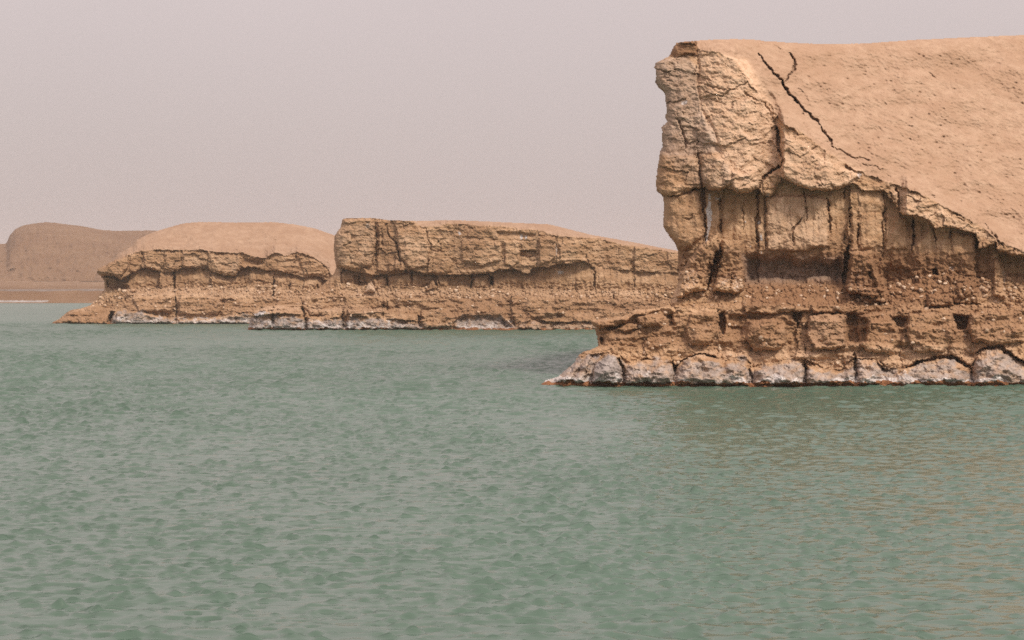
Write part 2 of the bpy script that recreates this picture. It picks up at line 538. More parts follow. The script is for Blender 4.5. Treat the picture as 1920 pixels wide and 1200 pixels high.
        wv = wd_ * cfg.get('ck', .82) * (1.05 + .8 * perlin(X[s] / (17 * r), Y[s] / (17 * r), seed + 60) + .5 * perlin(X[s] / (6 * r), Y[s] / (6 * r), seed + 66)) * np.clip(.35 + te, 0, 1.15)
        dpv = np.clip(wv / 2.2, .1, 1)
        wv = np.maximum(wv, 1.15)
        dep[s] += .62 * dp * dpv * cfg.get('ck', .82) * (1 - sst(wv * .25, wv * .75, d))
    for kind, pts, amt, soft in cfg['stains_and_light']:
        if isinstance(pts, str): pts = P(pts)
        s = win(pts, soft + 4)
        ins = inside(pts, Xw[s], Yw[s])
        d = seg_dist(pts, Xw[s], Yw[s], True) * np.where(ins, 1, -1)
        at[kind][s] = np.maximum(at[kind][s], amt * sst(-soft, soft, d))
    # salt crust, grey weathering and the damp brown line follow the lake level
    hgt = WLn - Yw
    wob = fbm(X / (30 * r), Y / (20 * r), seed + 50, 3)
    gy = sst(-1, 7 * r + 2, (Y * .6 + Yw * .4) - B - 4 * r + 15 * r * wob) * cfg.get('gray', .85) * np.clip(.85 + .5 * fbm(X / (14 * r), Y / (9 * r), seed + 52, 3), .25, 1)
    gsel = line(cfg['grayx'], X) if 'grayx' in cfg else 1
    at['gray'] = np.maximum(at['gray'], gy * gsel)
    sb = cfg['salt_top']
    at['salt'] = np.maximum(at['salt'], sst(sb, sb * .2, hgt + sb * .7 * wob) * gsel * cfg.get('salt', .75))
    edge = np.exp(-((Yw - B - 2 - 5 * wob) / (3.5 * r)) ** 2) * .42 * gsel
    at['salt'] = np.maximum(at['salt'], edge * (0.6 + .6 * wob))
    at['damp'] = np.maximum(at['damp'], sst(cfg['damp_top'] + 1.5, cfg['damp_top'] - 1.5, hgt + cfg['damp_top'] * .5 * wob))
    # --- into the world: every point keeps its own distance
    D = D0 + k * dep
    PX = (X - 960.0) / F * D; PZ = CZ - (Y - HY) / F * D
    V = np.stack([PX, D, PZ], -1).reshape(-1, 3).astype(np.float32)
    jag = 1.3 * r
    Xs = X + jag * perlin(X / (3.5 * r), Y / (3.5 * r), seed + 70) * (zone < 5)
    Ysil = Y + .6 * r * perlin(X / (5 * r), Y / (5 * r), seed + 71)
    sil = cfg['sil'] if not isinstance(cfg['sil'], str) else P(cfg['sil'])
    msk = inside(sil, Xs, Ysil)
    ny, nx = X.shape
    idx = np.arange(ny * nx).reshape(ny, nx)
    ok = msk[:-1, :-1] & msk[1:, :-1] & msk[:-1, 1:] & msk[1:, 1:]
    Q = np.stack([idx[:-1, :-1][ok], idx[1:, :-1][ok], idx[1:, 1:][ok], idx[:-1, 1:][ok]], 1)
    # vertex normals over the whole body, so that its parts meet without seams
    fn = np.cross(V[Q[:, 2]] - V[Q[:, 0]], V[Q[:, 3]] - V[Q[:, 1]])
    N = np.zeros_like(V)
    for c in range(4):
        for ax in range(3):
            N[:, ax] += np.bincount(Q[:, c], weights=fn[:, ax], minlength=len(V))
    N /= np.maximum(np.linalg.norm(N, axis=1, keepdims=True), 1e-12)
    # --- parts
    root = empty(cfg['name'], cfg['base'])
    root['label'] = cfg['label']; root['category'] = 'cliff'; root['group'] = 'eroded clay cliffs standing in the lake'
    off = np.array(cfg['base'], np.float32)
    lab_f = lab[:-1, :-1][ok].ravel()
    xf = X[:-1, :-1][ok]
    znames = ['shore_rock', 'ledge', 'rubble_band', 'clay_slab', 'crust_block', 'sand_slope']
    splits = cfg['splits']
    full = np.zeros(len(lab_f), np.int64) + lab_f * 100
    for zi in range(5):
        sp = splits.get(zi)
        if sp:
            mz = lab_f == zi * 100
            full[mz] += np.searchsorted(sp, xf[mz])
    fl = np.full(ok.shape, -1, np.int64); fl[ok] = full
    fl = tidy(fl, ok)
    full = fl[ok]
    flat = {n: v.ravel() for n, v in at.items()}
    for lv in np.unique(full):
        fsel = full == lv
        lb = (lv % 10000000) // 100
        nm = names.get(lb) or znames[lb // 100]
        u, q = compact(V, Q[fsel])
        new_mesh(nm, V[u] - off, q, cfg['mat'], root, N[u], {n: v[u] for n, v in flat.items()})
    # --- the far side, closed behind the outline
    e = np.concatenate([Q[:, [0, 1]], Q[:, [1, 2]], Q[:, [2, 3]], Q[:, [3, 0]]])
    key = np.minimum(e[:, 0], e[:, 1]).astype(np.int64) * (ny * nx) + np.maximum(e[:, 0], e[:, 1])
    un, first, cnt = np.unique(key, return_index=True, return_counts=True)
    be = e[first[cnt == 1]]
    u, q = compact(V, be)
    rings = [V[u]]
    far = cfg['back']
    x_in = (cfg['base'][0])
    deg = np.maximum(np.bincount(q.ravel(), minlength=len(u)), 1)[:, None]
    S0 = V[u].astype(float)
    for s_ in (.006, .015, .03, .05, .075, .105, .14, .18, .23, .29, .36, .45, .55, .7, .85, 1.0):
        for _ in range(5 if s_ > .02 else 1):              # the outline's raggedness dies away behind it
            a_ = np.zeros_like(S0)
            for ax in range(3):
                a_[:, ax] = np.bincount(q[:, 0], S0[q[:, 1], ax], len(u)) + np.bincount(q[:, 1], S0[q[:, 0], ax], len(u))
            S0 = .5 * S0 + .5 * a_ / deg
        R_ = S0.copy()
        R_[:, 1] += far * s_
        zc = np.maximum(S0[:, 2], -1)
        hi = zc * (1 - s_ ** 2) - .5 * s_
        lo = S0[:, 2] - (CZ - S0[:, 2]) / S0[:, 1] * far * s_ * 1.15 - .4 * s_
        R_[:, 2] = np.where(zc > 0, np.minimum(hi, np.where(zc < CZ + 1, lo, hi)), S0[:, 2])
        edge_l = np.clip((x_in - S0[:, 0]) / 6, 0, 1)
        R_[:, 0] += edge_l * (np.maximum(S0[:, 0], 0) / S0[:, 1] * far * s_ + 3 * s_)
        gn = fbm(R_[:, 2] / (45 * k), R_[:, 1] / (60 * k), seed + 95, 4)
        R_[:, 0] += edge_l * (.5 + .5 * gn) * 26 * k * min(1, s_ * 18)
        R_ = R_.astype(np.float32)
        rings.append(R_)
    n = len(u)
    VV = np.concatenate(rings)
    QQ = np.concatenate([np.stack([q[:, 1] + i * n, q[:, 0] + i * n, q[:, 0] + (i + 1) * n, q[:, 1] + (i + 1) * n], 1) for i in range(len(rings) - 1)])
    ba = {nm_: np.zeros(len(VV), np.float32) for nm_ in at}
    ba['sand'] += .6
    new_mesh('back_slope', VV - off, QQ, cfg['mat'], root, None, ba)
    # --- loose stones on the ledges
    rs = np.random.RandomState(seed + 5)
    cnt = 0
    cand = np.argwhere(msk & ((zone == 2) | ((zone == 1) & (rs.rand(*zone.shape) < .25))))
    cand = cand[(xs[cand[:, 1]] < 1935)]
    pick = cand[rs.permutation(len(cand))[:cfg['stones']]]
    for j, i in pick:
        o = bpy.data.objects.new('stone', STONES[rs.randint(len(STONES))])
        sz_ = k * rs.uniform(1.8, 4.6) * (r + .12) * (1.5 if rs.rand() < .15 else 1)
        o.location = Vector((V[idx[j, i]] - off).tolist()) + Vector((0, -.2 * sz_, .1 * sz_))
        o.scale = (sz_ * rs.uniform(.8, 1.5), sz_, sz_ * rs.uniform(.7, 1.2))
        o.rotation_euler = (rs.uniform(-.5, .5), rs.uniform(-.5, .5), rs.uniform(0, 6.28))
        COL.objects.link(o); o.parent = root
    return root

ROCK = rock_material('clay_rock', 1.0)
ROCK_FAR = rock_material('clay_rock_distant', 0.5, .85)
def pale_material():
    m, nt, b = mat('pale_stone')
    g = NT(nt)
    pos = g.n('ShaderNodeNewGeometry').outputs['Position']
    inf = g.n('ShaderNodeObjectInfo').outputs['Random']
    c = g.mix(g.rng(inf, 0, 1), c4(.40, .255, .16), c4(.62, .48, .36))
    c = g.mix(g.rng(g.noise(pos, 9, 3), .35, .7, 0, .6), c, c4(.42, .27, .17))
    g.lk(c, b.inputs['Base Color']); b.inputs['Roughness'].default_value = .95; b.inputs['Specular IOR Level'].default_value = .1
    return m
stone_meshes(pale_material())

def xgrid(a, b, st, ext=None):
    g = np.arange(a, b, st)
    if ext: g = np.concatenate([g, b + (ext - b) * np.linspace(0, 1, 60) ** 1.5])
    return g

# ---- the tall headland close by on the right
NEAR = dict(
    name='rock_cliff', label='tallest cliff, closest to us, with cracked sandy slope and overhanging left end',
    D=59.0, seed=11, grain=1.0, wl=725, mat=ROCK, base=(12.5, 66.0, 0.0), back=46, stones=230,
    xs=xgrid(1008, 2090, 1.26, 2750), ys=np.arange(56, 746, 1.2),
    sky=P('1228,117 1255,104 1262,88 1268,80 1285,77 1303,76 1330,74 1360,73 1400,73 1440,77 1480,79 1520,81 1560,82 1620,81 1660,78 1720,74 1800,70 1920,65 2100,70 2300,95 2750,150'),
    sil='1303,76 1330,74 1360,73 1408,73 1416,74 1440,77 1480,79 1520,81 1560,82 1620,81 1660,78 1720,74 1800,70 1920,65 2100,70 2300,95 2750,150 2750,760 1000,760 1014,719 1024,712 1046,706 1056,696 1076,680 1084,666 1094,658 1106,656 1121,648 1118,628 1114,614 1106,604 1110,600 1150,596 1176,590 1190,580 1210,580 1246,574 1256,566 1268,538 1272,520 1269,500 1271,490 1270,470 1266,458 1256,446 1248,434 1243,424 1243,408 1245,384 1242,370 1237,364 1230,358 1229,338 1232,316 1237,284 1241,276 1241,244 1239,238 1250,228 1246,218 1250,210 1247,185 1246,173 1240,165 1232,160 1228,155 1230,140 1229,130 1225,127 1229,117 1240,112 1255,104 1262,88 1268,80 1285,77',
    left=P('1255,70 1255,104 1229,117 1226,128 1229,150 1246,175 1248,225 1241,245 1241,276 1236,290 1229,338 1231,360 1243,372 1245,384 1243,424 1256,446 1270,470 1271,500 1268,538 1256,566 1246,574 1190,580 1150,596 1106,602 1118,628 1121,648 1094,658 1076,680 1046,706 1014,719'),
    S=P('1228,60 1300,74 1306,78 1312,95 1345,98 1378,112 1395,140 1410,163 1440,190 1455,214 1470,235 1500,246 1530,270 1560,291 1600,317 1640,333 1680,347 1710,358 1740,370 1770,388 1800,404 1830,420 1850,432 1870,450 1890,462 1920,472 2100,500 2750,520'),
    O=P('1225,360 1250,368 1275,365 1300,353 1318,352 1340,358 1365,353 1380,360 1395,364 1410,359 1420,352 1430,366 1445,368 1462,346 1466,334 1480,340 1500,352 1520,356 1540,358 1560,358 1578,352 1600,345 1620,357 1654,357 1672,374 1685,392 1696,405 1720,404 1740,412 1752,428 1776,427 1790,427 1810,434 1830,440 1834,464 1846,466 1856,458 1868,456 1873,472 1900,477 1920,481 2100,510 2750,530'),
    W=P('1240,500 1300,512 1400,530 1580,534 1650,540 1700,524 1760,514 1840,522 1920,530 2750,540'),
    L=P('1100,598 1150,596 1190,580 1240,576 1300,578 1390,573 1580,572 1660,577 1720,580 1790,578 1920,580 2750,585'),
    B=P('1040,700 1080,662 1110,664 1140,662 1165,668 1180,680 1210,673 1250,673 1268,684 1290,669 1320,662 1340,668 1352,680 1370,672 1398,670 1412,690 1440,682 1490,674 1520,677 1545,691 1575,694 1600,672 1640,674 1660,692 1700,690 1720,677 1760,669 1790,671 1822,693 1832,664 1850,653 1870,652 1890,661 1920,678 2750,690'),
    over=P('1225,8 1300,12 1340,34 1400,44 1420,36 1435,14 1460,12 1470,40 1550,38 1580,14 1650,10 1690,16 1700,38 1740,34 1830,28 1870,28 1920,40 2750,30'),
    profile=dict(B=44, L=88, wall=[(1230, 196), (1500, 190), (1920, 150), (2750, 140)], slope=1.15, crust=.30, lip=-3),
    turn=38, turn_depth=48, salt_top=27, damp_top=8.5, salt=.72, capstep=0, ck=.7,
    splits={4: [1309, 1376, 1459, 1560, 1684, 1772, 1868], 3: [1319, 1351, 1392, 1421, 1435, 1509, 1553, 1592, 1610, 1657, 1712, 1752, 1782, 1831, 1872],
            2: [1345, 1490, 1586, 1690, 1800], 1: [1210, 1348, 1494, 1600, 1690, 1800], 0: [1111, 1170, 1266, 1406, 1510, 1605, 1655, 1825]},
    blocks=[
        # leaning grey end face and its cap
        ('cap_stone', '1255,105 1262,88 1268,79 1285,75 1303,75 1306,90 1308,104 1290,100 1275,106', 10, 5),
        ('crust_block', '1228,118 1240,112 1272,106 1300,112 1306,130 1308,165 1316,205 1338,245 1345,270 1320,262 1300,240 1270,235 1250,225 1247,180 1232,155 1227,128', 6, 6),
        (None, '1306,92 1316,120 1316,200 1335,225 1352,262 1356,300 1340,290 1322,230 1308,190 1303,130', -7, 6),
        ('crust_block', '1237,284 1270,285 1305,292 1312,330 1316,350 1290,358 1250,368 1230,358 1229,338', 13, 10),
        ('crust_block', '1316,290 1345,292 1360,300 1375,315 1374,345 1345,357 1322,350 1312,325', 13, 10),
        ('crust_block', '1372,318 1392,325 1420,318 1423,345 1410,358 1395,364 1380,360 1371,350', 18, 9),
        ('crust_block', '1428,338 1450,320 1464,318 1462,340 1446,368 1431,366', 12, 7),
        ('crust_block', '1470,250 1500,262 1545,300 1600,320 1614,330 1590,346 1560,357 1520,356 1490,346 1466,330 1462,312', 12, 9),
        # wall slabs
        ('clay_slab', '1243,368 1274,360 1312,356 1316,400 1318,445 1298,458 1284,472 1272,470 1256,446 1243,424', 15, 12),
        ('clay_slab', '1436,368 1508,366 1553,372 1553,420 1554,462 1500,472 1438,470', 11, 5),
        ('clay_slab', '1596,388 1608,400 1608,470 1596,470', 5, 4),
        ('clay_slab', '1612,400 1655,398 1654,462 1612,468', 5, 5),
        ('clay_slab', '1660,400 1698,410 1702,466 1660,470', 6, 6),
        (None, '1696,404 1730,406 1745,425 1740,445 1714,470 1700,440', -14, 10),
        ('clay_slab', '1784,432 1828,444 1828,476 1784,478', 6, 6),
        # hollows under the wall
        (None, '1394,478 1415,472 1445,480 1470,472 1500,486 1530,478 1556,488 1572,476 1586,492 1588,524 1570,532 1540,526 1500,538 1450,530 1400,534 1392,510', -40, 16),
        (None, '1650,500 1700,495 1720,520 1690,545 1655,540', -12, 10),
        (None, '1868,470 1925,478 1960,500 1960,528 1880,520', -36, 10),
        (None, '1706,520 1720,518 1724,532 1708,534', -24, 4),
        (None, '1746,504 1756,502 1760,516 1748,518', -24, 3),
        # buttresses
        ('buttress', '1318,452 1345,440 1350,462 1338,500 1325,545 1300,548 1268,560 1272,515 1290,488', 46, 9),
        ('buttress', '1352,448 1392,452 1396,500 1396,545 1378,552 1350,548 1336,545 1346,500', 46, 9),
        ('buttress', '1592,470 1635,470 1645,510 1655,545 1648,556 1590,552 1584,540 1590,505', 46, 9),
        ('buttress', '1634,500 1650,515 1665,552 1652,556 1640,530', 12, 7),
        ('buttress', '1862,485 1872,482 1884,540 1886,560 1862,556', 16, 7),
        ('buttress', '1796,520 1815,524 1822,556 1800,562 1790,545', 12, 7),
        # ledge blocks
        ('ledge_block', '1405,600 1450,596 1472,604 1476,640 1464,656 1412,658 1398,635', 22.4, 8.4),
        ('ledge_block', '1517,592 1550,588 1583,588 1584,625 1586,648 1560,656 1530,655 1512,630', 32, 4.8),
        ('ledge_block', '1606,590 1665,585 1678,608 1690,640 1670,660 1625,660 1608,640', 22.4, 7.2),
        ('ledge_block', '1703,588 1785,586 1788,630 1770,660 1715,660 1698,625', 22.4, 6),
        ('ledge_block', '1820,586 1915,585 1925,640 1870,646 1822,640 1816,610', 22.4, 7.2),
        ('ledge_block', '1296,588 1340,584 1345,620 1330,648 1296,648 1284,620', 16, 7.2),
        ('ledge_block', '1394,572 1430,570 1500,573 1500,583 1450,590 1396,586', 16, 3.6),
        ('ledge_block', '1520,572 1580,572 1582,586 1522,588', 16, 3),
        ('ledge_block', '1612,548 1662,552 1662,566 1616,566', 19.2, 3.6),
        ('ledge_block', '1738,550 1790,552 1790,572 1740,576', 19.2, 4.8),
        ('ledge_slab', '1106,602 1150,596 1192,588 1176,606 1140,615 1114,614', 22, 7),
        ('ledge_slab', '1150,618 1166,608 1194,605 1197,618 1172,623', 18, 6),
        ('ledge_slab', '1188,598 1213,588 1245,594 1240,612 1206,612', 16, 7),
        ('ledge_slab', '1180,582 1212,578 1240,580 1212,590 1188,594', 14, 5),
        (None, '1134,616 1170,607 1190,604 1150,618 1138,624', -14, 4),
        (None, '1124,630 1134,632 1134,648 1126,650', -18, 3),
        (None, '1583,584 1604,584 1632,602 1626,642 1602,648 1587,642', -36, 7),
        (None, '1670,592 1702,594 1698,616 1680,614', -26, 6),
        (None, '1785,588 1818,590 1814,620 1792,620', -42, 5),
        (None, '1484,584 1506,582 1504,602 1494,618 1486,600', -28, 5),
        (None, '1345,588 1358,584 1364,606 1357,630 1346,622', -28, 4),
        (None, '1362,588 1440,588 1430,598 1404,602 1394,632 1374,636 1362,612', -16, 8),
        (None, '1246,590 1262,585 1266,610 1252,616', -22, 5),
        # salt-fringed shore blocks
        ('shore_slab', '1040,708 1060,690 1084,668 1098,662 1084,690 1070,716 1040,717', 18, 9.1),
        ('shore_slab', '1072,716 1088,690 1102,664 1112,670 1102,700 1096,718', 18, 7.8),
        ('shore_boulder', '1110,718 1112,692 1122,674 1140,664 1155,668 1165,690 1167,712 1158,721', 45, 18.2),
        ('shore_boulder', '1172,720 1172,692 1190,679 1215,674 1244,677 1260,690 1262,718', 33, 18.2),
        ('shore_rock', '1269,722 1269,685 1290,670 1320,663 1345,672 1380,682 1400,688 1402,712 1406,722', 30, 20.8),
        ('shore_rock', '1415,722 1415,693 1440,684 1480,681 1505,683 1507,722', 24, 15.6),
        ('shore_rock', '1513,722 1513,683 1545,692 1580,695 1600,690 1602,722', 24, 15.6),
        ('shore_rock', '1609,722 1607,672 1640,675 1653,692 1650,722', 21, 13),
        ('shore_rock', '1662,722 1690,694 1720,680 1760,672 1790,674 1812,688 1820,722', 12, 18.2),
        ('shore_rock', '1827,722 1830,667 1850,656 1870,655 1890,664 1918,682 1940,722', 18, 20.8),
    ],
    cracks=[
        ('1423,100 1430,112 1448,135 1465,148 1470,160 1485,180 1500,198 1508,206 1520,218 1530,226 1540,240 1550,255 1558,265 1563,277', 4.6, 42),
        ('1467,152 1472,164 1486,184 1500,200 1508,206', 3.5, 30), ('1508,206 1505,215', 3.4, 24),
        ('1440,82 1465,92 1480,97', 2.4, 10), ('1480,97 1490,112 1492,122 1487,130 1480,140 1476,148 1469,157', 4.8, 40),
        ('1495,162 1508,175 1520,197', 2.2, 12), ('1563,277 1585,288 1604,298 1612,295 1632,300', 3.2, 18),
        ('1608,302 1618,310 1640,312 1660,325 1676,332', 2.2, 9),
        ('1312,156 1330,162 1355,168 1380,166', 3, 12), ('1395,172 1408,184 1430,192 1446,212 1455,235', 3.6, 16),
        ('1455,235 1459,246 1459,262 1463,284 1468,300 1464,310 1450,319 1434,330 1425,345 1424,352', 5.2, 50),
        ('1405,272 1430,270 1450,265', 2.2, 10), ('1270,218 1276,235 1284,262 1285,284', 4, 18), ('1290,236 1312,244', 3, 14), ('1308,246 1308,282', 2.4, 12),
        ('1418,74 1412,73', 4, 16), ('1478,222 1474,232', 3, 12), ('1308,284 1312,320 1316,350', 4, 22),
        ('1317,348 1319,372 1319,396', 7, 46), ('1320,396 1322,422 1322,450', 4, 30), ('1350,368 1351,400 1352,440', 3.6, 26), ('1392,378 1393,440', 2.4, 14),
        ('1420,358 1422,385 1418,410 1421,440 1422,462', 4, 30), ('1434,368 1435,420 1436,466', 3, 16), ('1508,360 1510,385 1514,412', 3.6, 24),
        ('1507,404 1486,432 1487,450 1488,467', 3.2, 22), ('1482,368 1481,412', 2, 8), ('1550,370 1555,400 1557,432', 4, 26), ('1583,350 1583,372', 4, 20),
        ('1593,388 1594,428', 3.6, 26), ('1586,438 1583,448 1585,458', 4, 24), ('1590,440 1596,460', 3, 16), ('1592,462 1588,480 1586,505 1582,532', 10, 70),
        ('1610,406 1608,458', 3.4, 24), ('1664,388 1656,400 1654,422 1657,466', 3.2, 24), ('1712,406 1713,440 1711,468', 5.5, 44),
        ('1747,426 1755,446 1754,460', 3, 22), ('1782,428 1782,460', 3, 20), ('1830,440 1830,472', 3.4, 22), ('1848,420 1860,434 1870,450 1880,462', 4.2, 28), ('1868,456 1868,470', 3.5, 18),
        ('1678,347 1684,364 1687,394', 4, 26), ('1669,360 1677,374', 4, 22), ('1343,472 1335,496 1328,518 1324,542', 12, 75), ('1371,512 1370,545', 3.6, 24),
        ('1632,502 1631,522', 6, 28), ('1572,528 1560,524', 5, 24), ('1616,568 1640,571 1662,570', 4.5, 26), ('1668,570 1672,552 1684,562', 3.6, 18), ('1736,560 1736,575', 4.5, 20),
        ('1784,545 1788,566 1800,571 1840,571', 4, 24), ('1634,595 1652,597', 4, 22), ('1567,552 1571,570', 5, 24), ('1600,546 1665,548', 3, 14),
        ('1404,690 1408,705 1411,720', 8, 40), ('1509,674 1511,700 1511,722', 5, 36), ('1508,645 1511,664', 4.5, 22), ('1601,660 1605,685 1606,712', 5, 36),
        ('1604,668 1630,665 1650,667', 3, 16), ('1651,672 1658,686 1668,694', 4.6, 26), ('1650,690 1652,712', 4, 22),
        ('1700,690 1714,682 1740,673 1760,669 1788,670 1806,680 1822,692', 6.5, 55), ('1822,692 1822,712', 5, 26),
        ('1830,662 1850,651 1876,651 1896,664 1925,684', 7, 55), ('1640,645 1652,655 1656,665', 3, 14),
        ('1160,672 1168,690 1170,718', 8, 50), ('1262,675 1266,690 1264,712', 6, 34), ('1112,668 1100,690 1094,708', 4.5, 26), ('1086,668 1068,700', 4, 20), ('1198,700 1200,708', 5, 20),
        ('1272,505 1276,520 1268,540', 8, 40), ('1256,560 1262,578 1275,578', 7, 34), ('1270,535 1280,545', 5, 20),
        ('1230,128 1245,136 1258,132', 4, 16), ('1256,112 1270,110', 3, 16), ('1546,648 1556,664', 3, 10), ('1300,140 1307,120', 4, 16), ('1278,408 1290,414 1298,404', 4, 14), ('1240,366 1275,368 1300,356', 4, 14), ('1280,404 1316,402', 2.4, 10),
        ('1742,134 1748,142 1756,148', 4, 16), ('1698,232 1706,238 1716,236', 3.4, 14), ('1716,249 1726,249', 3, 12), ('1756,208 1770,226', 2, 8), ('1646,235 1656,248', 3, 10), ('1714,265 1728,276', 3, 8), ('1440,110 1458,112', 2.6, 9),
        ('1725,362 1738,374', 3, 14), ('1740,360 1754,370', 3.4, 16), ('1708,372 1728,380', 3.4, 14), ('1700,366 1716,374', 3, 12), ('1790,408 1808,414 1826,424', 3, 12), ('1760,400 1776,412', 3, 10),
    ],
    stains_and_light=[
        ('gray', '1112,718 1112,692 1122,676 1140,665 1155,668 1166,690 1168,720', 1.0, 4), ('gray', '1222,112 1290,104 1306,125 1310,170 1318,215 1340,250 1348,285 1300,295 1236,290', .38, 5),
        ('gray', '1240,284 1316,288 1370,310 1372,350 1322,352 1300,352', .2, 8),
        ('red', '1253,106 1262,86 1285,74 1306,76 1310,104 1280,106', .85, 2),
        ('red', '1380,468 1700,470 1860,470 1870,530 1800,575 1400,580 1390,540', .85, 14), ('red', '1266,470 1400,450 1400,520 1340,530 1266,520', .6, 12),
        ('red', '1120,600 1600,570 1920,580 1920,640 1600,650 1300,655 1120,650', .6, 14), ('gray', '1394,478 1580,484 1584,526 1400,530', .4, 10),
        ('salt', '1330,374 1336,400 1332,425 1325,453 1322,450 1326,420 1323,396', 1.1, 2), ('salt', '1338,366 1348,370 1354,364 1350,374 1342,374', .9, 2), ('salt', '1328,362 1334,362 1333,374 1329,374', .7, 2),
        ('salt', '1421,412 1425,414 1424,422 1419,420', 1.1, 1.5), ('salt', '1395,412 1400,414 1399,418 1394,417', .9, 1.5), ('salt', '1424,438 1430,440 1430,452 1426,452', .9, 2), ('salt', '1436,364 1444,363 1443,369 1437,369', .9, 2), ('salt', '1405,459 1409,461 1407,465', .9, 1.5), ('salt', '1424,470 1429,471 1427,476', .9, 1.5),
        ('salt', '1275,190 1287,188 1288,195 1276,196', .75, 2), ('salt', '1286,505 1306,495 1312,520 1306,545 1276,545 1276,525', .36, 7), ('salt', '1348,520 1372,500 1370,545 1346,545', .38, 6), ('salt', '1376,518 1386,516 1388,546 1374,546', .45, 4),
        ('salt', '1588,500 1625,495 1634,540 1664,550 1600,552 1584,545', .33, 7), ('salt', '1878,500 1884,500 1888,540 1882,545', .5, 3), ('salt', '1778,498 1790,498 1792,508 1780,508', .5, 3), ('salt', '1608,322 1616,326 1614,334 1604,332', .6, 2),
        ('pale', '1308,96 1400,110 1450,205 1464,300 1424,350 1380,358 1345,300 1312,220', .95, 8), ('pale', '1310,96 1400,120 1400,165 1320,160', .6, 8), ('pale', '1466,240 1620,322 1600,346 1540,358 1466,340', .85, 8), ('pale', '1660,340 1740,372 1880,455 1830,440 1700,402', .6, 5), ('pale', '1436,368 1553,372 1553,462 1438,470', .65, 6), ('pale', '1515,590 1584,590 1584,650 1515,650', .6, 6), ('pale', '1300,655 1600,650 1900,645 1900,690 1600,690 1300,670', .55, 10),  # pale on the crust: its sunlit brightness put into the colour
    ],
)

